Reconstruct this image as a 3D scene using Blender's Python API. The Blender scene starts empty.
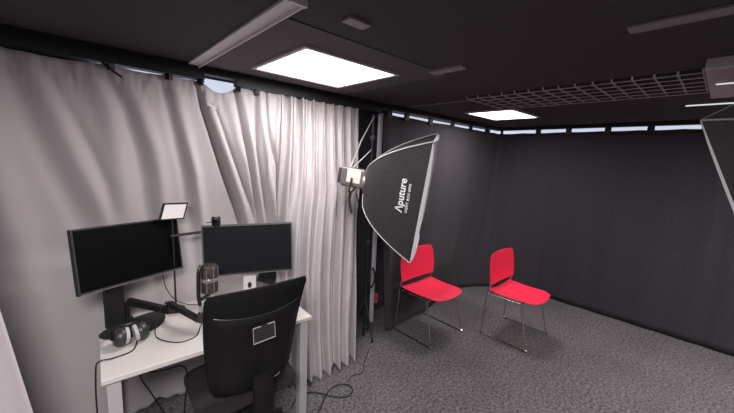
import bpy, bmesh, math, random
from mathutils import Vector, Matrix, Euler, noise
random.seed(7)
S = bpy.context.scene
COL = S.collection
PI = math.pi

# ---------------------------------------------------------------- materials
MATS = {}
def mat(name, col, rough=0.6, metal=0.0, var=0.12, vscale=30.0, bump=0.0, bscale=200.0, emit=None, estr=0.0, spec=0.5, sheen=0.0, alpha=None):
    m = bpy.data.materials.new(name); m.use_nodes = True
    nt = m.node_tree; b = nt.nodes['Principled BSDF']
    b.inputs['Roughness'].default_value = rough
    b.inputs['Metallic'].default_value = metal
    b.inputs['Specular IOR Level'].default_value = spec
    if sheen:
        b.inputs['Sheen Weight'].default_value = sheen
    tc = nt.nodes.new('ShaderNodeTexCoord')
    n = nt.nodes.new('ShaderNodeTexNoise'); n.inputs['Scale'].default_value = vscale; n.inputs['Detail'].default_value = 3
    nt.links.new(tc.outputs['Object'], n.inputs['Vector'])
    mx = nt.nodes.new('ShaderNodeMix'); mx.data_type = 'RGBA'
    mx.inputs[6].default_value = (*[c * (1 - var) for c in col], 1)
    mx.inputs[7].default_value = (*[min(1, c * (1 + var)) for c in col], 1)
    nt.links.new(n.outputs['Fac'], mx.inputs[0]); nt.links.new(mx.outputs[2], b.inputs['Base Color'])
    if bump:
        n2 = nt.nodes.new('ShaderNodeTexNoise'); n2.inputs['Scale'].default_value = bscale; n2.inputs['Detail'].default_value = 4
        nt.links.new(tc.outputs['Object'], n2.inputs['Vector'])
        bp = nt.nodes.new('ShaderNodeBump'); bp.inputs['Strength'].default_value = bump; bp.inputs['Distance'].default_value = 0.01
        nt.links.new(n2.outputs['Fac'], bp.inputs['Height']); nt.links.new(bp.outputs['Normal'], b.inputs['Normal'])
    if emit:
        b.inputs['Emission Color'].default_value = (*emit, 1); b.inputs['Emission Strength'].default_value = estr
    if alpha is not None:
        b.inputs['Alpha'].default_value = alpha
    MATS[name] = m
    return m

def carpet_mat():
    m = bpy.data.materials.new('carpet'); m.use_nodes = True
    nt = m.node_tree; b = nt.nodes['Principled BSDF']; b.inputs['Roughness'].default_value = 0.95
    b.inputs['Specular IOR Level'].default_value = 0.15
    tc = nt.nodes.new('ShaderNodeTexCoord')
    def nz(sc, det, r=0.6):
        n = nt.nodes.new('ShaderNodeTexNoise'); n.inputs['Scale'].default_value = sc; n.inputs['Detail'].default_value = det
        n.inputs['Roughness'].default_value = r
        nt.links.new(tc.outputs['Object'], n.inputs['Vector']); return n
    a = nz(48, 5, 0.8); c = nz(2.2, 2); d = nz(160, 2)
    r = nt.nodes.new('ShaderNodeValToRGB'); r.color_ramp.elements[0].position = 0.36; r.color_ramp.elements[1].position = 0.64
    r.color_ramp.elements[0].color = (0.040, 0.036, 0.039, 1); r.color_ramp.elements[1].color = (0.275, 0.250, 0.260, 1)
    nt.links.new(a.outputs['Fac'], r.inputs['Fac'])
    mx = nt.nodes.new('ShaderNodeMix'); mx.data_type = 'RGBA'; mx.blend_type = 'MULTIPLY'; mx.inputs[0].default_value = 0.45
    nt.links.new(r.outputs['Color'], mx.inputs[6]); nt.links.new(c.outputs['Fac'], mx.inputs[7])
    nt.links.new(mx.outputs[2], b.inputs['Base Color'])
    bp = nt.nodes.new('ShaderNodeBump'); bp.inputs['Strength'].default_value = 0.6; bp.inputs['Distance'].default_value = 0.006
    nt.links.new(d.outputs['Fac'], bp.inputs['Height']); nt.links.new(bp.outputs['Normal'], b.inputs['Normal'])
    return m

M_floor = carpet_mat()
M_ceil = mat('ceiling_black', (0.062, 0.055, 0.063), 0.85, bump=0.3, bscale=120, var=0.25, vscale=60)
M_ceil2 = mat('ceiling_surround', (0.105, 0.090, 0.10), 0.8, var=0.2)
M_wall = mat('wall_dark', (0.06, 0.048, 0.066), 0.9)
M_grayc = mat('grey_drape', (0.465, 0.425, 0.440), 0.8, var=0.05, vscale=6, bump=0.12, bscale=500, sheen=0.15, spec=0.25)
M_palec = mat('lit_pale_drape', (0.54, 0.49, 0.515), 0.85, var=0.04, bump=0.1, bscale=500, spec=0.2)  # paler copy of the grey drape; light on the flap put into its colour
M_blackc = mat('black_drape', (0.037, 0.0320, 0.0400), 0.88, var=0.35, vscale=40, bump=0.25, bscale=350, sheen=0.06, spec=0.2)
M_rail = mat('rail_black', (0.012, 0.011, 0.013), 0.6)
M_window = mat('daylight_glass', (0.5, 0.56, 0.7), 0.3, emit=(0.62, 0.66, 0.78), estr=0.42)
M_post = mat('post_grey', (0.70, 0.67, 0.75), 0.6)
M_panel = mat('light_diffuser', (0.9, 0.9, 0.9), 0.5, emit=(1.0, 0.955, 0.93), estr=2.2)
M_frame = mat('light_frame', (0.6, 0.55, 0.55), 0.5)
M_strip = mat('aluminium_strip', (0.85, 0.80, 0.81), 0.5, metal=0.0, var=0.08)
M_strip2 = mat('dull_strip', (0.34, 0.31, 0.32), 0.5, metal=0.1, var=0.08)
M_led = mat('thin_led', (0.9, 0.9, 0.9), 0.5, emit=(1, 0.97, 0.97), estr=0.3)
M_wire = mat('tray_wire', (0.60, 0.55, 0.56), 0.4, metal=0.4)
M_duct = mat('duct_grey', (0.72, 0.68, 0.70), 0.5, metal=0.2)
M_desk = mat('desk_white', (0.58, 0.55, 0.535), 0.45, var=0.03)
M_deskleg = mat('desk_leg_grey', (0.42, 0.40, 0.41), 0.45, var=0.04)
M_black = mat('black_plastic', (0.012, 0.011, 0.012), 0.45)
M_black2 = mat('dark_plastic', (0.03, 0.028, 0.03), 0.4)
M_bezel = mat('monitor_bezel', (0.035, 0.034, 0.037), 0.4)
M_screen = mat('screen_black', (0.001, 0.001, 0.0013), 0.5, var=0.0, spec=0.12)
M_screen2 = mat('screen_dark', (0.010, 0.011, 0.014), 0.4, var=0.0, spec=0.25)
M_edge = mat('monitor_chin', (0.30, 0.29, 0.30), 0.35, metal=0.5)
M_thinbez = mat('thin_bezel', (0.16, 0.155, 0.16), 0.4, metal=0.3)
M_silver = mat('silver', (0.55, 0.54, 0.55), 0.35, metal=0.6)
M_white = mat('white_plastic', (0.78, 0.76, 0.76), 0.4, var=0.02)
M_ledp = mat('key_light_diffuser', (0.85, 0.80, 0.79), 0.5, var=0.02)
M_padgrey = mat('ear_pad_grey', (0.42, 0.41, 0.42), 0.7)
M_mic = mat('mic_grille', (0.08, 0.065, 0.065), 0.35, metal=0.7, bump=0.5, bscale=600)
M_micband = mat('mic_band', (0.5, 0.46, 0.46), 0.3, metal=0.7)
M_cfab = mat('office_fabric', (0.0035, 0.0030, 0.0033), 0.85, var=0.3, vscale=80, bump=0.3, bscale=500, spec=0.25)
M_cseat = mat('office_seat_fabric', (0.020, 0.017, 0.018), 0.9, var=0.25, vscale=80, bump=0.3, bscale=500, spec=0.25)
M_cshell = mat('office_shell', (0.0035, 0.003, 0.0035), 0.6, spec=0.35)
M_red = mat('red_plastic', (0.88, 0.028, 0.078), 0.42, var=0.04, vscale=8)
M_chrome = mat('chrome', (0.62, 0.60, 0.60), 0.18, metal=1.0, var=0.03)
M_sbblack = mat('softbox_black', (0.030, 0.027, 0.029), 0.55, var=0.2, vscale=12, bump=0.25, bscale=40)
M_sbpipe = mat('softbox_piping', (0.42, 0.41, 0.44), 0.5)
M_sbrim = mat('softbox_rim', (0.72, 0.72, 0.76), 0.5, var=0.05)
M_sbdiff = mat('softbox_diffuser', (0.75, 0.75, 0.76), 0.8, var=0.02)
M_text = mat('white_print', (0.82, 0.81, 0.83), 0.5, var=0.0)
M_lamp = mat('lamp_metal', (0.20, 0.185, 0.18), 0.35, metal=0.5)
M_lampdark = mat('lamp_dark', (0.06, 0.055, 0.055), 0.4, metal=0.3)
M_lamplabel = mat('lamp_label', (0.62, 0.57, 0.54), 0.45, var=0.03)
M_cable = mat('cable_black', (0.012, 0.011, 0.011), 0.5)
M_cardp = mat('clear_sleeve', (0.022, 0.020, 0.022), 0.2, var=0.05, spec=0.8)
M_redcab = mat('cable_red', (0.35, 0.02, 0.03), 0.5)

# ---------------------------------------------------------------- helpers
def obj(name, bm, m, parent=None, smooth=True, bevel=0.0, mats=None):
    me = bpy.data.meshes.new(name)
    bmesh.ops.recalc_face_normals(bm, faces=bm.faces)
    bm.to_mesh(me); bm.free()
    for mm in (mats or [m]): me.materials.append(mm)
    for p in me.polygons: p.use_smooth = smooth
    o = bpy.data.objects.new(name, me); COL.objects.link(o)
    if parent: o.parent = parent
    if bevel:
        bv = o.modifiers.new('bevel', 'BEVEL'); bv.width = bevel; bv.segments = 3; bv.limit_method = 'ANGLE'; bv.angle_limit = 0.6
    if smooth:
        try:
            me.set_sharp_from_angle(angle=math.radians(40))
        except Exception: pass
    return o
def thing(name, label, cat, loc=(0, 0, 0), rotz=0, group=None):
    o = bpy.data.objects.new(name, None); COL.objects.link(o); o.empty_display_size = 0.1
    o.location = loc; o.rotation_euler = (0, 0, rotz)
    return tag(o, label, cat, group)
def tag(o, label, cat, group=None):
    o['label'] = label; o['category'] = cat
    if group: o['group'] = group
    return o
def struct(o): o['kind'] = 'structure'; return o
def box(bm, x0, x1, y0, y1, z0, z1, mtx=None, mi=0):
    vs = [bm.verts.new((x, y, z)) for z in (z0, z1) for y in (y0, y1) for x in (x0, x1)]
    if mtx:
        for v in vs: v.co = mtx @ v.co
    for f in ((0, 1, 3, 2), (4, 6, 7, 5), (0, 4, 5, 1), (2, 3, 7, 6), (0, 2, 6, 4), (1, 5, 7, 3)):
        fc = bm.faces.new([vs[i] for i in f]); fc.material_index = mi
    return vs
def bx(name, dims, m, parent=None, bevel=0.0, mtx=None):
    bm = bmesh.new(); box(bm, *dims, mtx=mtx); return obj(name, bm, m, parent, smooth=bool(bevel), bevel=bevel)
def tube(bm, pts, r, n=10, closed=False, cap=True, mi=0):
    pts = [Vector(p) for p in pts]; rings = []; up = None; N = len(pts)
    rr = r if isinstance(r, (list, tuple)) else [r] * N
    for i, p in enumerate(pts):
        if closed: t = pts[(i + 1) % N] - pts[i - 1]
        elif i == 0: t = pts[1] - p
        elif i == N - 1: t = p - pts[i - 1]
        else: t = (pts[i + 1] - p).normalized() + (p - pts[i - 1]).normalized()
        t.normalize()
        if up is None:
            up = Vector((0, 0, 1)) if abs(t.z) < 0.9 else Vector((1, 0, 0))
        a = t.cross(up)
        if a.length < 1e-4: a = t.cross(Vector((0.3, 1, 0.2)))
        a.normalize(); b = a.cross(t).normalized(); up = b
        rings.append([bm.verts.new(p + (a * math.cos(2 * PI * k / n) + b * math.sin(2 * PI * k / n)) * rr[i]) for k in range(n)])
    last = N if closed else N - 1
    for i in range(last):
        A, B = rings[i], rings[(i + 1) % N]
        for k in range(n):
            f = bm.faces.new((A[k], A[(k + 1) % n], B[(k + 1) % n], B[k])); f.material_index = mi
    if cap and not closed:
        bm.faces.new(rings[0][::-1]); bm.faces.new(rings[-1])
def smooth_path(pts, k=8):
    P = [Vector(p) for p in pts]; out = []
    for i in range(len(P) - 1):
        p0 = P[max(0, i - 1)]; p1 = P[i]; p2 = P[i + 1]; p3 = P[min(len(P) - 1, i + 2)]
        for j in range(k):
            t = j / k
            out.append(0.5 * ((2 * p1) + (p2 - p0) * t + (2 * p0 - 5 * p1 + 4 * p2 - p3) * t * t + (3 * p1 - p0 - 3 * p2 + p3) * t ** 3))
    out.append(P[-1]); return out
def fillet(pts, r, k=5):
    P = [Vector(p) for p in pts]; out = [P[0]]
    for i in range(1, len(P) - 1):
        a = (P[i - 1] - P[i]); b = (P[i + 1] - P[i]); d = min(r, a.length * .45, b.length * .45)
        s = P[i] + a.normalized() * d; e = P[i] + b.normalized() * d
        for j in range(k + 1):
            t = j / k; out.append(s * (1 - t) ** 2 + P[i] * 2 * t * (1 - t) + e * t * t)
    out.append(P[-1]); return out
def tb(name, pts, r, m, parent=None, n=10, k=0, closed=False):
    bm = bmesh.new(); tube(bm, smooth_path(pts, k) if k else pts, r, n, closed); return obj(name, bm, m, parent)
def grid(bm, fn, nu, nv, mi=0, cu=False):
    V = [[bm.verts.new(fn(i / nu, j / nv)) for j in range(nv + 1)] for i in range(nu + (0 if cu else 1))]
    for i in range(nu):
        for j in range(nv):
            I = (i + 1) % len(V)
            f = bm.faces.new((V[i][j], V[I][j], V[I][j + 1], V[i][j + 1])); f.material_index = mi
    return V
def slab(bm, fn_front, fn_back, nu, nv):
    """closed shell between two parametric sheets"""
    A = grid(bm, fn_front, nu, nv); B = grid(bm, fn_back, nu, nv)
    for i in range(nu):
        bm.faces.new((A[i][0], A[i + 1][0], B[i + 1][0], B[i][0])); bm.faces.new((A[i][nv], B[i][nv], B[i + 1][nv], A[i + 1][nv]))
    for j in range(nv):
        bm.faces.new((A[0][j], B[0][j], B[0][j + 1], A[0][j + 1])); bm.faces.new((A[nu][j], A[nu][j + 1], B[nu][j + 1], B[nu][j]))
def lathe(bm, prof, n=24, mtx=None):
    rings = []
    for (r, z) in prof:
        rings.append([bm.verts.new((r * math.cos(2 * PI * k / n), r * math.sin(2 * PI * k / n), z)) for k in range(n)])
    if mtx:
        for R_ in rings:
            for v in R_: v.co = mtx @ v.co
    for a, b in zip(rings, rings[1:]):
        for k in range(n): bm.faces.new((a[k], a[(k + 1) % n], b[(k + 1) % n], b[k]))
    bm.faces.new(rings[0][::-1]); bm.faces.new(rings[-1])
def lt(name, prof, m, parent=None, mtx=None, n=24):
    bm = bmesh.new(); lathe(bm, prof, n, mtx); return obj(name, bm, m, parent)
def frame_from(o, z, x=None):
    z = Vector(z).normalized(); x = Vector(x) if x else (Vector((1, 0, 0)) if abs(z.x) < .9 else Vector((0, 1, 0)))
    y = z.cross(x).normalized(); x = y.cross(z).normalized()
    m = Matrix((x, y, z)).transposed().to_4x4(); m.translation = Vector(o); return m
def sst(a, b, x):
    t = max(0, min(1, (x - a) / (b - a))); return t * t * (3 - 2 * t)
def dup(root, loc, rotz, label, group=None, name=None):
    r = root.copy(); COL.objects.link(r); r.location = loc; r.rotation_euler = (0, 0, rotz); r['label'] = label
    if group: r['group'] = group
    for ch in list(root.children):
        c = ch.copy(); COL.objects.link(c); c.parent = r
        for g in list(ch.children):
            d = g.copy(); COL.objects.link(d); d.parent = c
    return r

# ---------------------------------------------------------------- room shell
CZ = 2.235
X0, X1, Y0, Y1 = -1.7, 4.78, -2.6, 2.52
struct(bx('floor', (X0, X1, Y0, Y1, -0.05, 0.0), M_floor))
struct(bx('ceiling', (X0, X1, Y0, Y1, CZ, CZ + 0.06), M_ceil))
# walls with a high window band
def wall_with_band(name, axis, pos, a0, a1, w0, w1, zs0, zs1, sgn):
    bm = bmesh.new()
    th = 0.08 * sgn
    def b(u0, u1, z0, z1):
        if axis == 'y': box(bm, u0, u1, min(pos, pos + th), max(pos, pos + th), z0, z1)
        else: box(bm, min(pos, pos + th), max(pos, pos + th), u0, u1, z0, z1)
    b(a0, a1, 0, zs0); b(a0, a1, zs1, CZ); b(a0, w0, zs0, zs1); b(w1, a1, zs0, zs1)
    return struct(obj(name, bm, M_wall, smooth=False))
wall_with_band('wall_back', 'y', Y1, X0, X1, .14, 4.77, 1.1, 2.222, 1)
wall_with_band('wall_right', 'x', X1, Y0, Y1, -2.2, 2.51, 1.1, 2.222, 1)
struct(bx('wall_left', (X0 - .08, X0, Y0, Y1, 0, CZ), M_wall))
struct(bx('wall_front', (X0, X1, Y0 - .08, Y0, 0, CZ), M_wall))
struct(bx('window_1', (.14, 1.4, Y1 + .02, Y1 + .03, 1.1, 2.222), M_window))
struct(bx('window_2', (2.58, 4.77, Y1 + .02, Y1 + .03, 1.1, 2.222), M_window))
struct(bx('trim_1', (1.4, 2.58, Y1 - .005, Y1 + .05, 1.1, 2.222), M_wall))
struct(bx('window_3', (X1 + .02, X1 + .03, -2.2, 2.51, 1.1, 2.222), M_window))
struct(bx('shade_strip_right', (X1 - .02, X1, Y0, Y1, 0, .09), M_wall))  # dark strip standing in for the shade line below the right drapes
struct(bx('trim_2', (2.265, 2.305, 2.32, 2.35, 0.0, 2.16), M_post, bevel=.004))

# rails
bm = bmesh.new(); box(bm, X0 + .02, .66, 2.232, 2.30, 2.152, CZ); box(bm, .66, .86, 2.235, 2.30, 2.190, CZ); box(bm, .86, 2.2, 2.232, 2.30, 2.152, CZ); box(bm, 2.2, 4.62, 2.235, 2.30, 2.185, CZ)
o = obj('curtain_rail', bm, M_rail, smooth=False); tag(o, 'black ceiling rail running above the grey drapes and the black drape behind the chairs', 'curtain rail')
o = bx('curtain_rail', (4.60, 4.66, Y0 + .05, 2.23, 2.190, CZ), M_rail); tag(o, 'black ceiling rail above the long black drapes on the right side', 'curtain rail')

# ---------------------------------------------------------------- grey curtain
def P2(xz, z):   # polyline x at height z
    if z >= xz[0][1]: return xz[0][0]
    for (xa, za), (xb, zb) in zip(xz, xz[1:]):
        if z >= zb: return xa + (xb - xa) * (za - z) / (za - zb)
    return xz[-1][0]
# folds: ([(x,z)...] top to bottom, width, depth(+ = towards room), z range)
FOLDS = [
    ([(-0.62, 2.1), (-0.56, 1.4), (-0.5, .3)], .10, .05),
    ([(-0.32, 2.1), (-0.22, 1.5), (-0.15, .3)], .07, .04),
    ([(-0.17, 2.08), (-0.13, 1.9), (-0.05, 1.62), (0.02, 1.4), (0.10, 1.1), (.16, .6)], .045, -.045),
    ([(-0.09, 2.08), (-0.03, 1.9), (0.05, 1.62), (0.12, 1.4), (0.2, 1.1), (.26, .6)], .045, .035),
    ([(-0.06, 2.08), (0.02, 1.9), (0.10, 1.7), (.16, 1.5)], .028, -.018),
    ([(0.12, 2.1), (0.19, 1.9), (0.22, 1.6), (.24, 1.2)], .05, .03),
    ([(0.17, 2.12), (0.255, 1.93), (0.31, 1.72), (0.335, 1.55), (.35, 1.2), (.34, .6)], .035, -.05),
    ([(0.25, 2.12), (0.33, 1.93), (0.39, 1.72), (0.41, 1.55), (.42, 1.2), (.42, .6)], .04, .03),
    ([(0.43, 2.12), (0.475, 1.90), (0.54, 1.58), (.57, 1.2), (.58, .5)], .030, -.045),
    ([(0.50, 2.12), (0.54, 1.90), (0.60, 1.58), (.63, 1.2), (.63, .5)], .03, .03),
    ([(0.625, 2.12), (0.655, 1.98), (0.70, 1.83), (0.765, 1.60), (0.85, 1.32), (.95, .9)], .014, -.075),
    ([(0.640, 2.12), (0.70, 1.98), (0.75, 1.83), (0.82, 1.60), (0.90, 1.32), (1.0, .9)], .030, .045),
    ([(0.655, 2.06), (0.735, 1.98), (0.79, 1.83), (0.87, 1.60), (0.96, 1.32), (1.05, .9)], .012, -.035),
    ([(0.79, 2.12), (0.835, 1.98), (0.87, 1.80), (0.93, 1.60), (0.985, 1.32), (1.03, .9)], .030, .022),
    ([(0.86, 2.12), (0.885, 1.98), (0.925, 1.78), (0.955, 1.58), (0.99, 1.32), (1.05, .9)], .012, -.045),
    ([(0.90, 2.13), (0.93, 1.98), (0.97, 1.75), (1.00, 1.5), (1.05, 1.2)], .018, .03),
    ([(1.00, 2.13), (1.00, 1.98), (1.01, 1.75), (1.07, 1.35), (1.1, 1.1)], .012, -.04),
    ([(1.03, 2.13), (1.035, 1.98), (1.07, 1.75), (1.12, 1.35), (1.15, 1.1)], .02, .03),
    ([(1.08, 2.13), (1.09, 1.98), (1.15, 1.6), (1.16, 1.35), (1.2, .9)], .010, -.04),
]
def top_z(x):
    z = 2.148
    # scalloped sag between clips on the loose left part
    clips = [-1.3, -.75, -.22, 0.20, 0.47, 0.64, 0.87, 1.0]
    for a, b in zip(clips, clips[1:]):
        if a <= x <= b:
            d = (b - a); s = math.sin(PI * (x - a) / d)
            z -= s * (.055 if a == 0.64 else min(.014, .04 * d))
    return z
def curtain_pt(u, v):
    # u along rail 0..1, v 0 top .. 1 bottom
    xw = -1.45 + u * (1.935 + 1.45)
    zt = top_z(xw); z = zt + (0.008 - zt) * v
    zz = z
    flare = sst(1.02, 1.38, xw) * (max(0, 1 - zz / 2.12)) ** 0.85
    y = 2.262 - 0.34 * flare
    push = (1 - sst(.95, 1.25, xw)) * (1 - sst(.9, 1.9, zz)) 
    y += .125 * push + .10 * (1 - sst(.95, 1.25, xw)) * sst(2.1, 1.7, zz) * 0
    k = y / 2.262
    d = 0
    for pl, w, a in FOLDS:
        if a == 0: continue
        t = (xw - P2(pl, zz)) / w
        if abs(t) < 3.2: 
            fade = sst(pl[-1][1] - .45, pl[-1][1] + .05, zz)
            d += a * (.62 + .38 * sst(.5, .66, xw)) * math.exp(-t * t) * fade * (0.55 + .45 * sst(0, .25, v))
    # dense pleats on the right part
    pz = sst(1.08, 1.22, xw)
    if pz > 0:
        q = xw + .018 * math.sin(3.1 * zz + 4 * xw)
        up = sst(1.0, 1.9, zz)
        def saw(p, sh):
            s = math.sin(p); return s + sh * math.sin(2 * p)
        d += pz * (.015 * up * saw(q * 118 + 1.2 * math.sin(zz * 2.0), .3) + .010 * up * math.sin(q * 67 + 2 + zz) + .007 * sst(1.9, 2.1, zz) * math.sin(xw * 210 + 2 * math.sin(xw * 40)))
        d += pz * (1 - up * .6) * (.034 * saw(q * 62 - .5 + .7 * math.sin(zz * 1.7), .35) + .012 * math.sin(q * 101 + 1.5 * zz))
    # fine irregularity
    n = noise.noise(Vector((xw * 2.2, zz * 1.1, 3.1)))
    d += .018 * n + .006 * noise.noise(Vector((xw * 9, zz * 2.5, 1.0)))
    if xw < 1.0:   # crumple puckers under the rail
        d += .010 * math.exp(-((2.12 - zz) / .12) ** 2) * noise.noise(Vector((xw * 34, zz * 14, 0)))
        d += .013 * (1 - sst(.9, 1.1, xw)) * math.exp(-((1.0 - zz) / .3) ** 2) * noise.noise(Vector((xw * 3, zz * 9, 8)))
    lim = .045 if zz < 1.7 and xw < 1.1 else .12
    d = max(-.09, min(lim, d))
    if zz < 1.5 and xw < 1.15: d *= .45 + .55 * sst(1.0, 1.5, zz)
    x = xw * k * (1 - pz * .8 * d / 2.26) + (.010 * math.sin(q * 62) * min(1, (1.935 - xw) / .08) if pz > 0 else 0)
    x += sst(1.15, 1.93, xw) * (.060 * (1 - z / 2.1) + .022 * math.exp(-((z - 1.45) / .14) ** 2))
    zb = z + (.02 * math.sin(xw * 23) + .012 * math.sin(xw * 61) + .015) * v ** 30
    return Vector((x, y - d, max(.006, zb)))
bm = bmesh.new()
grid(bm, curtain_pt, 760, 90)
g = obj('grey_curtain', bm, M_grayc)
sol = g.modifiers.new('thick', 'SOLIDIFY'); sol.thickness = .003; sol.offset = -1
tag(g, 'long pale grey curtain behind the desk, loose at left and pleated at its right end', 'curtain')
# second drape at the frame's left edge, paled as if catching light
def flap_pt(u, v):
    z = 2.12 + (.01 - 2.12) * v
    xe = -.235 + (1.049 - z) * .115
    x = -1.2 + u * (xe + 1.2)
    y = 2.20 - .30 * sst(0, .5, v) + .02 * math.sin(u * 22) * (1 - u) - .015 * math.exp(-((u - 1) / .03) ** 2)
    return Vector((x, y, z))
bm = bmesh.new(); grid(bm, flap_pt, 80, 40)
fl = obj('grey_curtain', bm, M_palec); sol = fl.modifiers.new('thick', 'SOLIDIFY'); sol.thickness = .004
tag(fl, 'grey drape edge, painted paler as lit, before the big curtain at the far left', 'curtain')

# clips
def make_clip(label, group):
    t = thing('curtain_clip', label, 'clip', (0, 0, 0), 0, group)
    bm = bmesh.new(); box(bm, -.013, .013, -.014, .014, -.03, 0)
    box(bm, -.016, .016, -.017, .017, -.006, 0); obj('clip_jaw', bm, M_black, t, smooth=False)
    tb('hook', [(0, 0, -.004), (.004, -.004, .02), (.007, 0, .035), (0, .004, .045)], .0032, M_black, t, 6, 4)
    return t
GC = 'black clips holding the loose part of the grey curtain'
clip0 = make_clip('black clip holding the loose grey curtain to the ceiling rail', GC)
for i, cxp in enumerate([-.75, -.22, .20, .47, .64, .87, 1.0]):
    c = clip0 if i == 0 else dup(clip0, (0, 0, 0), 0, clip0['label'], GC)
    c.location = (cxp, 2.245, 2.150); c.rotation_euler = (0, .25 * math.sin(i * 2.1), .2 * i)
# a loose tape tail hanging from one clip
o = tb('cloth_tape', [(.17, 2.235, 2.15), (.20, 2.22, 2.12), (.245, 2.21, 2.085)], .006, M_black, None, 6, 4)
tag(o, 'short black tape tail dangling from the rail over the grey curtain', 'tape')

# ---------------------------------------------------------------- black curtains
TOP = [(2.26, 2.275), (2.6, 2.275), (3.2, 2.275), (3.8, 2.275), (4.3, 2.275), (4.56, 2.27), (4.63, 2.2), (4.63, 1.9), (4.63, 1.5)]
BOT = [(2.245, 2.09), (2.52, 2.085), (2.9, 2.11), (3.45, 2.24), (3.80, 2.31), (4.06, 2.19), (4.28, 2.03), (4.44, 1.82), (4.60, 1.42)]
def interp(pts, t):
    n = len(pts) - 1; i = min(n - 1, int(t * n)); f = t * n - i
    a, b = pts[i], pts[i + 1]; return a[0] + (b[0] - a[0]) * f, a[1] + (b[1] - a[1]) * f
def blackA(u, v):
    xt, yt = interp(TOP, u); xb, yb = interp(BOT, u)
    w = v ** 1.3
    x = xt + (xb - xt) * w; y = yt + (yb - yt) * w
    ztop = 2.150 - .006 * abs(math.sin(u * 22))
    d = .004 * math.sin(u * 55 + .6 * v) + .006 * math.sin(u * 23 + 1) + .006 * noise.noise(Vector((u * 20, v * 3, 0)))
    d += .03 * math.exp(-((u - .03) / .02) ** 2) * math.sin(v * 2.5)
    return Vector((x - d * .6, y - d, ztop + (.02 - ztop) * v))
bm = bmesh.new(); grid(bm, blackA, 200, 40)
ba = obj('black_curtain', bm, M_blackc); ba.modifiers.new('t', 'SOLIDIFY').thickness = .003
tag(ba, 'black drape behind the red chairs, wrapping round the far corner of the room', 'curtain')
def black_right(y_a, y_b, seed, name_label, lo=0.008):
    def f(u, v):
        y = y_a + (y_b - y_a) * u
        zt = 2.152 - .005 * abs(math.sin(y * 9))
        d = .006 * math.sin(y * 17 + seed) + .006 * noise.noise(Vector((y * 6, v * 2, seed)))
        d += .006 * math.exp(-(u / .02) ** 2) - .004 * math.exp(-((u - .05) / .02) ** 2)
        d += .065 * v * v
        return Vector((4.635 - d, y, zt + (lo - zt) * v))
    bm = bmesh.new(); grid(bm, f, 120, 30)
    o = obj('black_curtain', bm, M_blackc); o.modifiers.new('t', 'SOLIDIFY').thickness = .003
    tag(o, name_label, 'curtain')
black_right(1.60, .0, 1.0, 'wide flat black drape on the right, beside the drape that wraps the corner')
black_right(.02, -1.9, 5.0, 'black drape at the right frame edge behind the cropped softbox')
GB = 'black clips along the top of the black drapes'
LB = 'black clip closing the bright gap above the black drapes'
cb = thing('curtain_clip', LB, 'clip', (0, 0, 0), 0, GB)
bx('clip_jaw', (-.03, .03, -.010, .010, -.035, .048), M_rail, cb)
bx('hook', (-.008, .008, -.013, .013, .03, .05), M_black, cb)
spots = [(x, 2.262, 0) for x in (2.33, 2.583, 2.98, 3.41, 3.82, 4.23)] + [(4.62, 2.235, PI / 4)] + [(4.615, y, PI / 2) for y in (1.738, 1.382, .98, .602, .19, -.3)]
for i, (x, y, r) in enumerate(spots):
    c = cb if i == 0 else dup(cb, (0, 0, 0), 0, LB, GB)
    c.location = (x, y, 2.15); c.rotation_euler = (0, 0, r)

# ---------------------------------------------------------------- ceiling fittings
def ceiling_light(x0, x1, y0, y1, label):
    cx_, cy_ = (x0 + x1) / 2, (y0 + y1) / 2
    t = thing('ceiling_light', label, 'ceiling light', (cx_, cy_, CZ))
    a, b = (x1 - x0) / 2, (y1 - y0) / 2
    bm = bmesh.new()
    w = .022
    box(bm, -a - w, a + w, -b - w, -b, -.016, 0); box(bm, -a - w, a + w, b, b + w, -.016, 0)
    box(bm, -a - w, -a, -b, b, -.016, 0); box(bm, a, a + w, -b, b, -.016, 0)
    obj('light_frame', bm, M_frame, t, smooth=False)
    bx('diffuser', (-a, a, -b, b, -.012, -.002), M_panel, t)
    return t
struct(bx('trim_3', (.655, 1.72, 1.20, 2.19, CZ - .004, CZ), M_ceil2))
ceiling_light(.875, 1.490, 1.42, 1.98, 'square bright ceiling light panel above the desk')
ceiling_light(3.09, 3.69, 1.42, 1.88, 'square bright ceiling light panel above the red chairs')
# unseen panels added behind the camera to go with the fill lamps
ceiling_light(-.65, -.05, -.45, .15, 'unseen square ceiling light panel added for fill behind the camera, desk side')
ceiling_light(2.9, 3.5, -1.6, -1.0, 'unseen square ceiling light panel added for fill behind the camera, chair side')
t = thing('ceiling_profile', 'long pale aluminium strip on the ceiling beside the big light panel', 'ceiling strip', (.595, 1.6, CZ))
bm = bmesh.new(); box(bm, -.027, .027, -.56, .62, -.010, 0); obj('strip_body', bm, M_strip, t, smooth=False)
bx('side_lip', (.027, .034, -.56, .62, -.022, 0), M_strip, t)
bx('end_lip', (-.027, .040, -.575, -.56, -.022, 0), M_strip, t)
o = bx('ceiling_profile', (1.53, 1.60, -.5, .315, CZ - .012, CZ), M_strip2, bevel=.003); tag(o, 'dull grey ceiling strip at the upper right, running out of the frame', 'ceiling strip')
o = bx('ceiling_plate', (.80, .905, 1.00, 1.055, CZ - .012, CZ), M_strip2, bevel=.002); tag(o, 'small dull grey ceiling plate nearest the long pale strip', 'ceiling plate')
o = bx('ceiling_plate', (1.575, 1.64, 1.02, 1.235, CZ - .014, CZ), M_strip2, bevel=.002); tag(o, 'short grey ceiling plate right of the desk light panel', 'ceiling plate')
o = bx('ceiling_profile', (2.50, 2.515, 1.47, 2.2, CZ - .006, CZ), M_strip2); tag(o, 'thin grey ceiling strip leading from the wire tray towards the black drape', 'ceiling strip')
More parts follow.
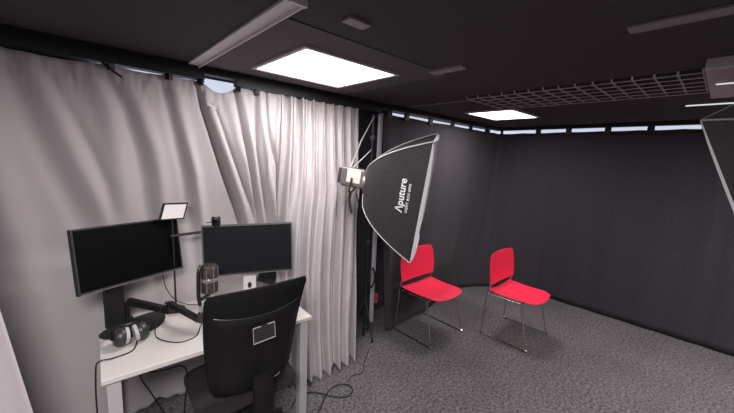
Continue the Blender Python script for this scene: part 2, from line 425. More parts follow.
# wire tray
t = thing('wire_tray', 'wire mesh tray of square cells under the ceiling near the far light panel', 'wire tray', (2.75, .8, CZ))
bm = bmesh.new()
for i in range(6):
    x = -.37 + .59 * i / 5
    tube(bm, [(x, -.655, -.02), (x, .66, -.02)], .0032, 6)
o_ = obj('long_wires', bm, M_wire, t)
for i in range(15):
    y = -.655 + i * .094
    tb('cross_wire', [(-.385, y, 0), (-.37, y, -.017), (.22, y, -.017), (.235, y, 0)], .0055, M_wire, t, 6)
bx('back_plate', (-.36, .21, -.64, .655, -.004, 0), M_rail, t)
t = thing('duct_box', 'dark grey box on the ceiling at the end of the wire tray', 'ceiling box', (2.6, -.3, CZ))
bx('duct_body', (-.42, .43, -.75, .43, -.05, 0), M_duct, t, bevel=.004)
bx('light_line', (-.055, -.04, -.7, .40, -.054, -.05), M_led, t)
o = bx('led_strip', (3.59, 3.605, -.6, .285, CZ - .008, CZ), M_led); tag(o, 'thin glowing white line on the ceiling between wire tray and black drape', 'light strip')

# ---------------------------------------------------------------- desk
t = thing('desk', 'white topped desk with square grey metal legs against the grey curtain', 'desk', (.573, 1.96, 0), -.05)
bx('tabletop', (-.513, .513, -.315, .315, .705, .73), M_desk, t, bevel=.003)
for sx, sy in ((-1, -1), (-1, 1), (1, -1), (1, 1)):
    x = sx * .47; y = sy * .27
    bx('leg', (x - .026, x + .026, y - .026, y + .026, 0, .705), M_deskleg, t, bevel=.003)
bx('cross_beam', (-.444, .444, .25, .29, .655, .704), M_deskleg, t, bevel=.003)
for sx in (-1, 1):
    bx('side_beam', (sx * .47 - .02, sx * .47 + .02, -.244, .244, .66, .7045), M_deskleg, t, bevel=.003)

# ---------------------------------------------------------------- monitors
def make_monitor(label, loc, rx, ry, rz, w, h, chin, scr, bez):
    t = thing('monitor', label, 'monitor', (loc[0], loc[1], .73), rz)
    dz = loc[2] - .73
    m = Matrix.Translation((0, 0, dz)) @ Matrix.Rotation(rx, 4, 'X') @ Matrix.Rotation(ry, 4, 'Y')
    bx('housing', (-w / 2, w / 2, .0, .028, -h / 2, h / 2), M_bezel, t, bevel=.004, mtx=m)
    bm = bmesh.new(); b = .008
    box(bm, -w / 2, w / 2, -.004, 0, h / 2 - b, h / 2, m); box(bm, -w / 2, -w / 2 + b, -.004, 0, -h / 2, h / 2 - b, m)
    box(bm, w / 2 - b, w / 2, -.004, 0, -h / 2, h / 2 - b, m)
    obj('bezel', bm, bez, t, smooth=False)
    bx('bottom_bezel', (-w / 2 + b, w / 2 - b, -.0045, 0, -h / 2, -h / 2 + .013), M_bezel, t, mtx=m)
    bx('chin_line', (-w / 2 + b, w / 2 - b, -.006, -.0045, -h / 2 + .001, -h / 2 + .0045), chin, t, mtx=m)
    bx('screen', (-w / 2 + b, w / 2 - b, -.002, 0, -h / 2 + .013, h / 2 - b), scr, t, mtx=m)
    bx('rear_cover', (-w / 4, w / 4, .028, .05, -h / 4, h / 4), M_bezel, t, bevel=.01, mtx=m)
    return t, m
kf = .964
mz = 1.72 + (1.135 - 1.72) * kf
tl, ml = make_monitor('left monitor, black screen and black stand, tilted beside the round headphones', (.25 * kf, 2.211 * kf, mz), -.16, .031, .419, .54, .323, M_edge, M_screen, M_bezel)
# stand of left monitor (column + wide foot)
bm = bmesh.new()
def col_f(u, v):
    z = .012 + v * (mz - .73 - .02); a = .045
    return Vector((-.06 - .015 + (u - .5) * 2 * a, .068 - .01 * v, z))
slab(bm, col_f, lambda u, v: col_f(u, v) + Vector((0, .022, 0)), 4, 8)
obj('stand_column', bm, M_black, tl)
bm = bmesh.new()
prof = []
def foot_pt(u, v):
    a = 2 * PI * u; r = v
    return Vector((-.015 + .165 * r * math.cos(a), .0 + .11 * r * math.sin(a) + .02 * math.cos(2 * a) * r, .014 - .008 * r ** 3))
V = grid(bm, foot_pt, 40, 5, cu=True)
for v_ in [p for r_ in V for p in r_]: pass
Vb = grid(bm, lambda u, v: Vector((foot_pt(u, v).x, foot_pt(u, v).y, 0.0)), 40, 5, cu=True)
for i in range(40):
    j = (i + 1) % 40; bm.faces.new((V[i][5], V[j][5], Vb[j][5], Vb[i][5]))
bmesh.ops.remove_doubles(bm, verts=bm.verts, dist=1e-5)
obj('stand_foot', bm, M_black, tl)
tr_, mr = make_monitor('right monitor, dark screen with a thin silver edge, behind the office chair', (.821, 1.979, 1.116), -.053, -.023, -.433, .54, .32, M_edge, M_screen2, M_thinbez)
bm = bmesh.new()
box(bm, -.04, .04, .055, .075, .008, .36); obj('stand_column', bm, M_white, tr_, smooth=True, bevel=.004)
lt('cable_hole', [(.012, 0), (.012, .002)], M_black, tr_, Matrix.Translation((0, .054, .125)) @ Matrix.Rotation(PI / 2, 4, 'X') @ Matrix.Diagonal((1, 1.7, 1, 1)))
bx('stand_foot', (-.115, .115, -.05, .11, 0, .009), M_silver, tr_, bevel=.004)
# webcam on right monitor
t = thing('webcam', 'small black cylindrical webcam perched on top of the right monitor', 'webcam', (.642, 2.04, 1.277), -.433)
lt('webcam_body', [(.001, -.028), (.022, -.027), (.026, -.022), (.026, .022), (.022, .027), (.001, .028)], M_black, t, Matrix.Translation((0, .02, .024)), 28)
lt('webcam_cap', [(.015, 0), (.015, .003)], M_silver, t, Matrix.Translation((0, .02, .0515)), 20)
lt('lens', [(.009, 0), (.011, .003), (.011, .006)], M_screen, t, Matrix.Translation((0, -.010, .028)) @ Matrix.Rotation(PI / 2, 4, 'X'), 20)
tb('cable', [(0, .045, .02), (-.03, .052, .012), (-.06, .056, .006)], .003, M_cable, t, 6, 5)

# key light on thin pole stand
t = thing('key_light', 'small rectangular LED light with black frame on a thin pole behind the left monitor', 'light', (.445, 2.20, .73))
lt('base', [(.05, 0), (.05, .012), (.012, .018), (.001, .018)], M_black, t)
tb('pole', [(0, 0, .016), (0, 0, .58)], .0055, M_black, t, 8)
mk = Matrix.Translation((.012, .0, .625)) @ Matrix.Rotation(.30, 4, 'Z') @ Matrix.Rotation(.05, 4, 'X') @ Matrix.Rotation(.06, 4, 'Y')
bm = bmesh.new(); shear = Matrix(((1, 0, .22, 0), (0, 1, 0, 0), (0, 0, 1, 0), (0, 0, 0, 1)))
lw, lh, fb = .072, .050, .007
mk = mk @ shear
box(bm, -lw, lw, 0, .014, -lh, lh, mk); obj('housing', bm, M_black2, t, bevel=.003)
bm = bmesh.new()
box(bm, -lw, lw, -.004, 0, lh - fb, lh, mk); box(bm, -lw, lw, -.004, 0, -lh, -lh + fb, mk)
box(bm, -lw, -lw + fb, -.004, 0, -lh + fb, lh - fb, mk); box(bm, lw - fb, lw, -.004, 0, -lh + fb, lh - fb, mk)
obj('light_frame', bm, M_black, t, smooth=False)
bx('diffuser', (-lw + fb, lw - fb, -.002, 0, -lh + fb, lh - fb), M_ledp, t, mtx=mk)
tb('tilt_bracket', [(0, 0, .57), (0, .01, .585), (.005, .018, .61)], .006, M_black, t, 8)
tb('cross_arm', [(-.01, 0, .475), (.10, -.01, .48), (.215, -.02, .487)], .009, M_black, t, 8)

# mic arm
t = thing('microphone_boom', 'low black two-segment microphone arm jointed over the white desk', 'boom arm', (.33, 2.2, .73))
O = Vector((.33, 2.2, .73))
def L(p): return Vector(p) - O
lt('clamp_base', [(.03, 0), (.03, .01), (.017, .02), (.017, .10)], M_black, t, Matrix.Translation(L((.20, 2.235, .73))))
def beam(name, a, b, w, h, m, par):
    a = Vector(a); b = Vector(b); d = (b - a); fr = frame_from(a, d, Vector((0, 0, 1)).cross(d))
    return bx(name, (-w / 2, w / 2, -h / 2, h / 2, 0, d.length), m, par, bevel=.004, mtx=fr)
beam('lower_segment', L((.21, 2.235, .84)), L((.385, 2.055, .80)), .03, .038, M_black, t)
lt('elbow_joint', [(.02, -.03), (.022, -.028), (.022, .03), (.014, .036)], M_black, t, Matrix.Translation(L((.385, 2.05, .82))))
beam('upper_segment', L((.385, 2.045, .845)), L((.48, 1.835, .805)), .028, .03, M_black, t)
lt('end_joint', [(.016, -.025), (.018, -.022), (.018, .028), (.012, .034)], M_black2, t, Matrix.Translation(L((.487, 1.82, .82))))
tb('mic_post', [L((.487, 1.82, .85)), L((.487, 1.825, .885))], .008, M_silver, t, 10)
# microphone
t = thing('microphone', 'brown-grey studio microphone with a pale band and black side bracket on the boom arm', 'microphone', (.53, 1.85, .885))
lt('mic_body', [(.001, .060), (.040, .061), (.045, .066), (.046, .08), (.046, .195), (.044, .208), (.036, .216), (.001, .218)], M_mic, t, Matrix.Translation((.012, 0, 0)) , 28)
lt('mic_band', [(.0465, .128), (.0475, .13), (.0475, .145), (.0465, .147)], M_micband, t, Matrix.Translation((.012, 0, 0)), 28)
for k in range(8):
    a = 2 * PI * k / 8 + .2
    tb('grille_rib', [(.012 + .0465 * math.cos(a), .0465 * math.sin(a), .07), (.012 + .0465 * math.cos(a), .0465 * math.sin(a), .205)], .0022, M_micband, t, 6)
tb('bracket', [(-.042, -.012, .001), (-.048, -.012, .04), (-.048, -.012, .12), (-.044, -.012, .195), (-.030, -.005, .222)], .010, M_black, t, 8, 4)
tb('lower_mount', [(-.045, -.01, .03), (-.01, 0, .035), (.012, 0, .052)], .011, M_black2, t, 8, 4)
tb('cable', [(.012, 0, .05), (.03, -.02, .03), (.06, -.03, .035), (.085, -.01, .02)], .004, M_micband, t, 6, 5)

# headphones lying on the desk
t = thing('headphones', 'black over-ear headphones with two pale grey pads lying on the desk', 'headphones', (.185, 1.935, .73), .1)
hh = .048
for s, nm in ((-1, 'ear_cup'), (1, 'ear_cup')):
    fr = frame_from((s * .012, 0, hh), (s, 0, .12), (0, 1, 0))
    c = lt(nm, [(.044, .016), (.047, .022), (.046, .045), (.034, .060), (.001, .063)], M_black2, t, fr)
    lt('ear_pad', [(.020, .002), (.040, .0), (.043, .006), (.043, .016), (.020, .017)], M_padgrey, c, fr)
tb('headband', [(-.075, .0, .05), (-.085, .05, .06), (-.06, .10, .055), (0, .125, .05), (.06, .10, .055), (.085, .05, .06), (.075, .0, .05)], .009, M_black, t, 8, 5)

# dark tablet leaning at the back of the desk
t = thing('tablet', 'dark flat tablet leaning at the back of the desk, right of the white monitor stand', 'tablet', (1.02, 2.20, .731), -.1)
mtb = Matrix.Rotation(-.25, 4, 'X') @ Matrix.Rotation(.45, 4, 'Y')
bx('tablet_body', (-.07, .07, 0, .008, .035, .15), M_black2, t, bevel=.003, mtx=mtb)
bx('tablet_screen', (-.062, .062, -.002, 0, .043, .142), M_screen2, t, mtx=mtb)

# cables
def cable(name, label, pts, r=.003, m=M_cable, k=8):
    o = tb(name, pts, r, m, None, 6, k); return tag(o, label, 'cable')
cable('desk_cable', 'thin dark cable looping over the white desktop from the microphone arm', [(.37, 2.06, .86), (.33, 2.03, .82), (.295, 1.98, .735), (.30, 1.88, .734), (.37, 1.79, .734), (.45, 1.80, .734), (.49, 1.86, .75), (.487, 1.80, .80)])
cable('headphone_cable', 'black headphone cable dropping over the left desk edge to the floor', [(.21, 1.94, .745), (.18, 1.85, .734), (.10, 1.83, .734), (.052, 1.835, .735), (.035, 1.85, .68), (.03, 1.9, .4), (.06, 1.95, .1), (.15, 1.98, .004), (.3, 2.0, .004)], .0035)
cable('power_cable', 'dark cable hanging down behind the left monitor stand', [(.16, 2.2, 1.05), (.12, 2.22, .95), (.10, 2.23, .86), (.13, 2.22, .80), (.15, 2.2, .745)])
cable('lamp_cable', 'thin dark wire curving from the wall to the key light base', [(.39, 2.24, .96), (.40, 2.22, .88), (.44, 2.21, .80), (.50, 2.18, .76), (.56, 2.17, .745)], .0028)
cable('under_desk_cable', 'dark cable sagging in a bow under the desktop beside the left desk leg', [(.20, 1.75, .70), (.24, 1.76, .64), (.32, 1.80, .60), (.38, 1.82, .58), (.41, 1.84, .50), (.40, 1.9, .2), (.42, 1.95, .005)], .004)
cable('under_desk_cable', 'dark cable falling steeply to the floor just right of the left desk leg', [(.19, 1.78, .70), (.20, 1.80, .6), (.25, 1.86, .45), (.33, 1.95, .2), (.40, 2.0, .005)], .004)
cable('floor_cable', 'black cable lying in a loop on the carpet right of the desk leg', [(1.02, 1.78, .006), (1.14, 1.86, .006), (1.24, 1.80, .006), (1.30, 1.70, .010), (1.38, 1.63, .006), (1.46, 1.65, .006), (1.47, 1.72, .006), (1.40, 1.77, .006), (1.30, 1.75, .004), (1.18, 1.66, .012), (1.08, 1.60, .006), (.98, 1.62, .006)], .0045)
cable('floor_cable', 'thin cable straying along the carpet beneath the pleated curtain', [(1.46, 1.72, .004), (1.56, 1.78, .004), (1.66, 1.76, .004), (1.74, 1.84, .004), (1.9, 1.95, .004)], .003)

# ---------------------------------------------------------------- office chair (seen from behind)
t = thing('office_chair', 'black office chair seen from behind at the desk, clear card sleeve on its back', 'office chair', (.648, 1.61, 0), -.03)
def back_half(z):   # half width by height
    t_ = (z - .52) / .56
    return .205 + .058 * t_ + .008 * math.sin(PI * t_)
def back_pt(u, v, off):
    z = .52 + .56 * v
    cc = .03
    s = (u - .5) * 2
    # rounded corners via superellipse squeeze
    e = 1.0
    if v < .12: e = 1 - .12 * ((.12 - v) / .12) ** 2
    if v > .94: e = 1 - .05 * ((v - .94) / .06) ** 2
    x = s * back_half(z) * e + .032 * v
    lean = -.13 - .05 * v + .03 * math.sin(PI * v)
    y = lean - .045 * (1 - s * s) * .0 + .05 * s * s * .9
    th = .032 * (1 - abs(s) ** 6 * .75) * (1 - abs(2 * v - 1) ** 8 * .7)
    return Vector((x, y - off * th + .012, z - .012 * s * s * (v > .9)))
bm = bmesh.new(); slab(bm, lambda u, v: back_pt(u, v, 1), lambda u, v: back_pt(u, v, -1), 28, 28); obj('backrest', bm, M_cfab, t)
def shell_pt(u, v, off):
    s = (u - .5) * 2
    vt = .735 + .055 * s * s
    vv = -.01 + (vt + .01) * v
    p = back_pt(.5 + (u - .5) * .93, max(0, min(1, vv)), 1)
    edge = max(abs(s) ** 8, (2 * v - 1) ** 8 if True else 0)
    p.y -= .014 * (1 - edge) if off else -.004
    return p
bm = bmesh.new(); slab(bm, lambda u, v: shell_pt(u, v, 1), lambda u, v: shell_pt(u, v, 0), 26, 26); bs = obj('back_shell', bm, M_cshell, t)
bm = bmesh.new(); tube(bm, [shell_pt(i / 30, 1, 0) + Vector((0, -.006, .002)) for i in range(1, 30)], .0022, 6); obj('seam_piping', bm, M_bezel, bs)
p = shell_pt(.57, .93, 1)
sl = bx('card_sleeve', (.0, .112, -.192, -.186, .808, .893), M_cardp, t, mtx=Matrix.Rotation(-.05, 4, 'Y') @ Matrix.Translation((.005, 0, 0)))
bm = bmesh.new(); msl = Matrix.Rotation(-.05, 4, 'Y') @ Matrix.Translation((.005, 0, 0))
for d_ in ((0, .112, -.195, -.192, .808, .812), (0, .002, -.195, -.192, .812, .893), (.110, .112, -.195, -.192, .812, .893), (0, .04, -.195, -.192, .889, .893), (.075, .112, -.195, -.192, .889, .893)): box(bm, *d_, mtx=msl)
obj('sleeve_rim', bm, M_padgrey, sl, smooth=False)
def seat_pt(u, v, top):
    s = (u - .5) * 2; w = (v - .5) * 2
    k = (abs(s) ** 5 + abs(w) ** 5) ** .2 if (s or w) else 0
    m_ = max(abs(s), abs(w)); sc = m_ / k if k > 0 else 1
    x = s * sc * .262 - .005; y = w * sc * .235 + .075
    e = m_ ** 6
    z = .500 - .018 * e - .012 * (w > .5) * (w - .5) if top else .44 + .03 * e
    return Vector((x, y, z))
bm = bmesh.new(); slab(bm, lambda u, v: seat_pt(u, v, 1), lambda u, v: seat_pt(u, v, 0), 24, 24); obj('seat', bm, M_cseat, t)
bm = bmesh.new(); tube(bm, smooth_path([(0, -.215, .66), (0, -.225, .52), (0, -.215, .42), (0, -.12, .405), (0, .03, .405)], 6), .034, 10)
for v in bm.verts: v.co.x *= 1.55
obj('spine_bar', bm, M_cshell, t)
tb('lever', [(.03, -.20, .60), (.075, -.215, .615), (.09, -.215, .625)], .004, M_black2, t, 6)
bx('mechanism', (-.09, .09, -.04, .16, .395, .44), M_black, t, bevel=.008)
lt('gas_lift', [(.03, .085), (.03, .26), (.018, .27), (.018, .40)], M_black, t, Matrix.Translation((0, .06, 0)))
for k in range(5):
    a = 2 * PI * k / 5 + .3; c, s = math.cos(a), math.sin(a)
    lg = tb('base_leg', [(.02 * c, .06 + .02 * s, .115), (.16 * c, .06 + .16 * s, .10), (.285 * c, .06 + .285 * s, .075)], [.026, .02, .014], M_black, t, 8)
    fr = frame_from((.285 * c - .01 * s, .06 + .285 * s + .01 * c, .027), (-s, c, 0), (0, 0, 1))
    lt('caster', [(.02, -.02), (.026, -.016), (.026, .016), (.02, .02)], M_black2, lg, fr, 16)

# ---------------------------------------------------------------- red chairs
def make_red(label, loc, rz, group):
    t = thing('stacking_chair', label, 'chair', loc, rz, group)
    # seat shell
    def sp(u, v, top):
        s = (u - .5) * 2; w = v      # w 0 back .. 1 front
        hw = .243 * (1 - .05 * w)
        if w > .80: hw *= 1 - .20 * ((w - .8) / .2) ** 2
        if w < .10: hw *= 1 - .05 * ((.10 - w) / .10) ** 2
        x = s * hw
        y = .195 - .435 * w - .020 * (1 - s * s) * sst(.6, 1, w)
        z = .455 + .012 * s * s - .012 * math.sin(PI * w) - .014 * sst(.78, 1, w) + .003 * (1 - sst(0, .12, w))
        e = max(abs(s) ** 10, abs(2 * w - 1) ** 14)
        return Vector((x, y, z + (.006 * (1 - .7 * e) if top else -.006 * (1 - .7 * e))))
    bm = bmesh.new(); slab(bm, lambda u, v: sp(u, v, 1), lambda u, v: sp(u, v, 0), 28, 28); obj('seat', bm, M_red, t)
    def bp_(u, v, fr):
        s = (u - .5) * 2; z = .522 + .305 * v
        hw = .254 + .022 * math.sin(PI * min(1, v * 1.0)) - .010 * v
        if v > .88: hw *= 1 - .10 * ((v - .88) / .12) ** 2
        if v < .08: hw *= 1 - .05 * ((.08 - v) / .08) ** 2
        y = .168 + .036 * v + .016 * (1 - s * s)
        zz = z + .012 * (1 - s * s) * v
        e = max(abs(s) ** 10, abs(2 * v - 1) ** 12)
        return Vector((s * hw, y - (.006 if fr else -.006) * (1 - .7 * e), zz))
    bm = bmesh.new(); slab(bm, lambda u, v: bp_(u, v, 1), lambda u, v: bp_(u, v, 0), 28, 24); obj('backrest', bm, M_red, t)
    r = .0072
    for sx in (-1, 1):
        # rear leg runs up into the backrest upright
        tb('leg', fillet([(sx * .258, .228, .012), (sx * .248, .200, .43)], .01), r, M_chrome, t, 8)
        tb('leg', fillet([(sx * .258, -.222, .012), (sx * .236, -.130, .43)], .01), r, M_chrome, t, 8)
        tb('sled_runner', fillet([(sx * .258, .228, .02), (sx * .258, .235, .0065), (sx * .258, -.235, .0065), (sx * .258, -.222, .02)], .02), r, M_chrome, t, 8)
        tb('seat_rail', [(sx * .248, .200, .43), (sx * .236, -.130, .43)], r, M_chrome, t, 8)
        tb('back_upright', fillet([(sx * .248, .200, .43), (sx * .246, .186, .50), (sx * .240, .184, .56), (sx * .228, .210, .76)], .03), r, M_chrome, t, 8)
        for yy in (.225, -.225):
            lt('foot_glide', [(.009, 0), (.009, .008), (.006, .012)], M_black2, t, Matrix.Translation((sx * .258, yy, 0)), 12)
    tb('cross_bar', [(-.236, -.130, .43), (.236, -.130, .43)], r, M_chrome, t, 8)
    tb('cross_bar', [(-.247, .18, .43), (.247, .18, .43)], r, M_chrome, t, 8)
    return t
GR = None
c0 = make_red('red plastic chair on chrome sled legs, right one, standing clear of the softbox', (3.285, 1.25, 0), 0.0, GR)
c1 = dup(c0, (2.628, 1.842, 0), 0.0, 'red plastic chair on chrome sled legs, partly hidden behind the black softbox')

# ---------------------------------------------------------------- softboxes
def make_softbox(label, A, B, C, L_, text, axis_sign=1, cat='softbox', rimw=.026):
    A, B, C = Vector(A), Vector(B), Vector(C)
    w = C - A; u = B - A
    u = u - w * (u.dot(w) / w.dot(w))
    cen = A + (u + w) / 2
    n = u.cross(w).normalized() * axis_sign      # towards apex
    ap = cen + n * L_
    t = thing('softbox', label, cat, (ap.x, ap.y, ap.z))
    def sc(t_): return .17 + .83 * t_ ** .5
    def P(t_, a, b, off=0):
        # a along u (-1..1 : A side..B side), b along w (-1..1 : near..far)
        sag = 1.0
        if abs(b) == 1: sag_w = 1 - .05 * (1 - a * a) * math.sin(PI * t_); sag_u = 1
        else: sag_w = 1; sag_u = 1 - .05 * (1 - b * b) * math.sin(PI * t_)
        s = sc(t_)
        # blend ring towards a circle near the speed ring
        return (ap - n * L_ * t_ + u * .5 * a * s * sag_u + w * .5 * b * s * sag_w + ((u if abs(a) == 1 and abs(b) != 1 else w * b).normalized() * off if off else Vector())) - ap
    def face(name, side):
        bm = bmesh.new()
        if side[0] == 'w': f = lambda p, q: P(q, (p - .5) * 2, side[1])
        else: f = lambda p, q: P(q, side[1], (p - .5) * 2)
        grid(bm, f, 14, 22)
        o = obj(name, bm, M_sbblack, t); return o
    near = face('side_panel', ('w', -1)); face('side_panel', ('w', 1)); face('side_panel', ('u', -1)); face('side_panel', ('u', 1))
    for a in (-1, 1):
        for b in (-1, 1):
            bm = bmesh.new(); tube(bm, [P(i / 20, a, b) for i in range(21)], .0045, 6); obj('seam_piping', bm, M_sbpipe, t)
    # rim lip around the front
    bm = bmesh.new()
    def rp(q, f_, g_):   # q 0..4 around
        cs = [(-1, -1), (1, -1), (1, 1), (-1, 1)]
        i = int(q) % 4; fr = q - int(q); a0, b0 = cs[i]; a1, b1 = cs[(i + 1) % 4]
        a = a0 + (a1 - a0) * fr; b = b0 + (b1 - b0) * fr
        e_ = abs(2 * fr - 1); f_ = f_ * (.18 + .82 * (1 - e_ ** 4)) if f_ > .009 else f_
        return (cen + u * .5 * a * g_ + w * .5 * b * g_ - n * f_) - ap
    N = 80
    rings = [[bm.verts.new(rp(4 * i / N, f_, g_)) for i in range(N)] for f_, g_ in ((0, 1.0), (rimw, 1.004), (rimw, .985), (.002, .985))]
    for r0, r1 in zip(rings, rings[1:]):
        for i in range(N): bm.faces.new((r0[i], r0[(i + 1) % N], r1[(i + 1) % N], r1[i]))
    obj('front_rim', bm, M_sbrim, t, smooth=False)
    bm = bmesh.new(); vs = [bm.verts.new(rp(4 * i / N, .008, .985)) for i in range(N)]; bm.faces.new(vs); obj('diffuser', bm, M_sbdiff, t, smooth=False)
    # speed ring
    lt('speed_ring', [(.070, -.012), (.078, -.008), (.078, .012), (.060, .016)], M_lamp, t, frame_from((0, 0, 0), n))
    if text:
        # printed lettering following the near side panel
        def add_text(body, size, s_along, t_ax, sp=1.0):
            cu = bpy.data.curves.new(body, 'FONT'); cu.body = body; cu.size = size; cu.space_character = sp; cu.offset = size * .022
            cu.resolution_u = 3
            ob = bpy.data.objects.new('tmp', cu); COL.objects.link(ob)
            bpy.context.view_layer.update()
            dg = bpy.context.evaluated_depsgraph_get(); me = bpy.data.meshes.new_from_object(ob.evaluated_get(dg))
            bpy.data.objects.remove(ob)
            b_ = bmesh.new(); b_.from_mesh(me); bpy.data.meshes.remove(me)
            bmesh.ops.triangulate(b_, faces=b_.faces)
            ul = u.length
            for v in b_.verts:
                # text x runs from B side (bottom) up to A side; text y runs towards the lamp
                tt = t_ax - v.co.y / L_
                along = s_along + v.co.x           # metres above panel centre
                a = -along * 2 / (ul * sc(tt))
                q = P(tt, a, -1)
                v.co = q - w.normalized() * .006
            o = obj('lettering', b_, M_text, near, smooth=False)
            return o
        add_text('\u039bputure', .070, -.085, .735, 1.0)
        add_text('LIGHT BOX 6090', .0245, -.075, .815, 1.12)
    return t, ap, n, u, w
sb, ap, n, u, w = make_softbox('black softbox with white lettering on its side, tilted down above the left red chair', (1.667, 1.236, 1.836), (1.706, 1.391, 1.012), (2.162, 1.569, 1.932), .45, True, 1 if (Vector((1.736, 1.384, .969)) - Vector((1.667, 1.236, 1.836))).cross(Vector((2.162, 1.569, 1.932)) - Vector((1.667, 1.236, 1.836))).dot(Vector((-.257, .367, .043))) > 0 else -1)

# lamp head behind the softbox
t = thing('studio_lamp', 'grey metal studio lamp head with pale side label, behind the lettered softbox', 'lamp', tuple(ap - n * .032 + Vector((0, 0, .03))))
side = Vector((0, 0, 1)).cross(n).normalized(); upv = n.cross(side).normalized()
fr = Matrix((side, upv, n)).transposed().to_4x4() @ Matrix.Scale(1.13, 4)
lt('mount_collar', [(.062, 0), (.062, .02), (.05, .03)], M_lampdark, t, fr)
bm = bmesh.new(); box(bm, -.052, .052, -.062, .062, .03, .195, fr); obj('lamp_body', bm, M_lamp, t, bevel=.012)
for s in (-1, 1):
    bx('side_label', (s * .0525 - .002, s * .0525 + .002, -.034, .05, .055, .15), M_lamplabel, t, mtx=fr)
bm = bmesh.new()
for k in range(6): box(bm, -.056, .056, -.066 + k * .0001, -.060, .045 + k * .024, .057 + k * .024, fr)
obj('cooling_fins', bm, M_lampdark, t, smooth=False)
bx('rear_cap', (-.045, .045, -.052, .052, .195, .215), M_lampdark, t, bevel=.006, mtx=fr)
tb('yoke', [fr @ Vector(p) for p in ((-.066, 0, .11), (-.068, -.08, .115), (-.03, -.105, .12), (.03, -.105, .12), (.068, -.08, .115), (.066, 0, .11))], .008, M_lampdark, t, 8, 4)
tb('yoke_handle', [fr @ Vector((0, -.10, .12)), fr @ Vector((0, -.16, .12)), fr @ Vector((0, -.25, .09))], .011, M_lampdark, t, 8, 3)
# light stand in the gap, holding the lamp with a boom
lp = ap + n * .14 + Vector((0, 0, .065))
t = thing('light_stand', 'tall black light stand in the dark gap between grey and black drapes', 'light stand', (2.02, 2.16, 0))
O2 = Vector((2.02, 2.16, 0))
tb('pole', [(0, 0, .02), (0, 0, 1.1), (0.0, 0, 2.10)], [.013, .012, .009], M_black, t, 10)
for z in (.95, 1.65, 1.9): lt('collar', [(.02, -.02), (.022, 0), (.02, .02)], M_lampdark, t, Matrix.Translation((0, 0, z)), 14)
tb('boom', [lp - O2 , Vector((-.2, -.08, 1.86)), Vector((0.0, -.01, 2.08))], .006, M_silver, t, 8)
tb('boom_brace', [lp - O2 + Vector((.02, .02, 0)), Vector((0, 0, 1.80))], .004, M_silver, t, 8)
lt('boom_clamp', [(.018, -.02), (.022, 0), (.018, .02)], M_lampdark, t, Matrix.Translation(lp - O2), 12)
for k in range(3):
    a = 2 * PI * k / 3 + .5
    lg = tb('leg', [(0, 0, .42), (.13 * math.cos(a), .13 * math.sin(a), .02)], .008, M_black2, t, 8)
    lt('rubber_foot', [(.011, 0), (.012, .02), (.009, .03)], M_black, lg, Matrix.Translation((.13 * math.cos(a), .13 * math.sin(a), .002)), 10)
# cable coils hanging on the stand
def coil(name, label, c, r, m, mat2=None, wob=0):
    pts = []
    for i in range(90):
        a = i * .42; pts.append((c[0] + (r + .006 * math.sin(i * 1.3)) * math.cos(a) * .6, c[1] - .004 * math.sin(i * .7) - .03, c[2] + r * 1.5 * math.sin(a) + .01 * math.sin(i * .5)))
    o = tb(name, pts, .004, m, None, 6); return tag(o, label, 'cable')
coil('cable_coil', 'coiled black cable hanging low on the light stand', (2.03, 2.12, .62), .06, M_cable)
coil('cable_coil', 'small coil of dark red cable hanging on the light stand', (2.10, 2.12, .40), .025, M_redcab)
o = tb('hanging_cable', [(1.77, 2.05, 1.42), (1.86, 2.08, 1.2), (1.95, 2.1, .95), (1.98, 2.1, .7)], .005, M_cable, None, 6, 6); tag(o, 'black cable drooping from the lamp head down to the light stand', 'cable')

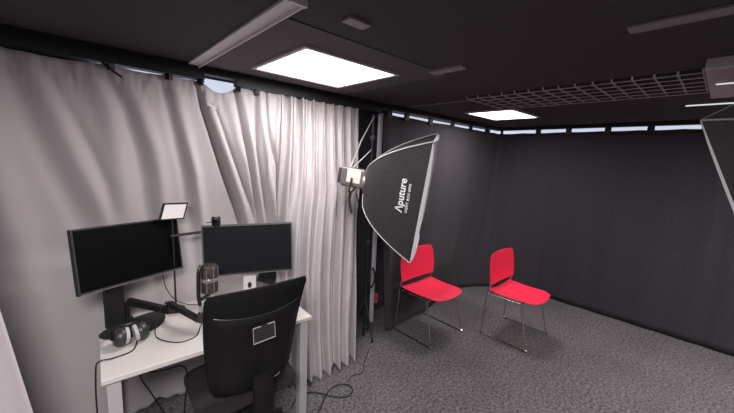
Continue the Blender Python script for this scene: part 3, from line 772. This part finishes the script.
# second softbox, cropped at the right frame edge
A2, B2, C2, AP2 = (2.167, .111, 1.960), (2.320, -.223, 1.133), (2.697, -.040, 2.1346), Vector((2.350, -.532, 1.766))
n2 = (Vector(B2) - Vector(A2)).cross(Vector(C2) - Vector(A2)); c2 = (Vector(B2) + Vector(C2)) / 2
SB2 = make_softbox('black softbox with pale edge piping cut off by the right frame edge', A2, B2, C2, .45, False, 1 if n2.dot(AP2 - c2) > 0 else -1, rimw=.012)
p2 = SB2[1] + SB2[2] * .02
t = thing('light_stand', 'black light stand outside the right frame edge carrying the second softbox', 'light stand', (p2.x, p2.y, 0))
tb('pole', [(0, 0, .02), (0, 0, p2.z - .02)], [.014, .010], M_black2, t, 10)
lt('tilt_head', [(.022, -.05), (.024, -.02), (.024, .03), (.018, .04)], M_lampdark, t, Matrix.Translation((0, 0, p2.z - .03)), 14)
for k in range(3):
    a = 2 * PI * k / 3 + .9
    lg = tb('leg', [(0, 0, .62), (.38 * math.cos(a), .38 * math.sin(a), .02)], .009, M_black2, t, 8)
    lt('rubber_foot', [(.011, 0), (.012, .02), (.009, .03)], M_black, lg, Matrix.Translation((.38 * math.cos(a), .38 * math.sin(a), .002)), 10)

# ---------------------------------------------------------------- camera, light, world
cam = bpy.data.cameras.new('camera'); co = bpy.data.objects.new('camera', cam); COL.objects.link(co)
R = Matrix(((0.73843228, 0.06684972, -0.67100587), (-0.67293215, 0.13703751, -0.72689961), (0.04335994, 0.98830756, 0.14617824)))
co.matrix_world = Matrix.Translation((0, 0, 1.72)) @ R.to_4x4()
cam.sensor_width = 36; cam.lens = 326.22 / 734 * 36; cam.clip_start = .02
S.camera = co

wd = bpy.data.worlds.new('world'); S.world = wd; wd.use_nodes = True
wd.node_tree.nodes['Background'].inputs[0].default_value = (.8, .85, 1, 1); wd.node_tree.nodes['Background'].inputs[1].default_value = .3
def area(name, loc, rot, sx, sy, power, col):
    l = bpy.data.lights.new(name, 'AREA'); l.shape = 'RECTANGLE'; l.size = sx; l.size_y = sy; l.energy = power; l.color = col
    o = bpy.data.objects.new(name, l); COL.objects.link(o); o.location = loc; o.rotation_euler = rot; return o
WARM = (1.0, .955, .94)
area('panel_lamp_desk', (1.18, 1.70, 2.205), (0, 0, 0), .58, .54, 7, WARM)
area('panel_lamp_chairs', (3.39, 1.65, 2.205), (0, 0, 0), .58, .45, 9, WARM)
area('added_fill_rear', (-.35, -.15, 2.205), (0, 0, 0), .8, .8, 41, WARM)  # unseen fill lamp added to brighten the curtain and desk side
area('added_fill_rear_right', (3.2, -1.3, 2.205), (0, 0, 0), 1.2, .9, 42, WARM)  # second added fill, out of view, lifting the chair side
S.view_settings.view_transform = 'Standard'
S.view_settings.look = 'None'
S.view_settings.exposure = 1.2
S.view_settings.gamma = 1.0
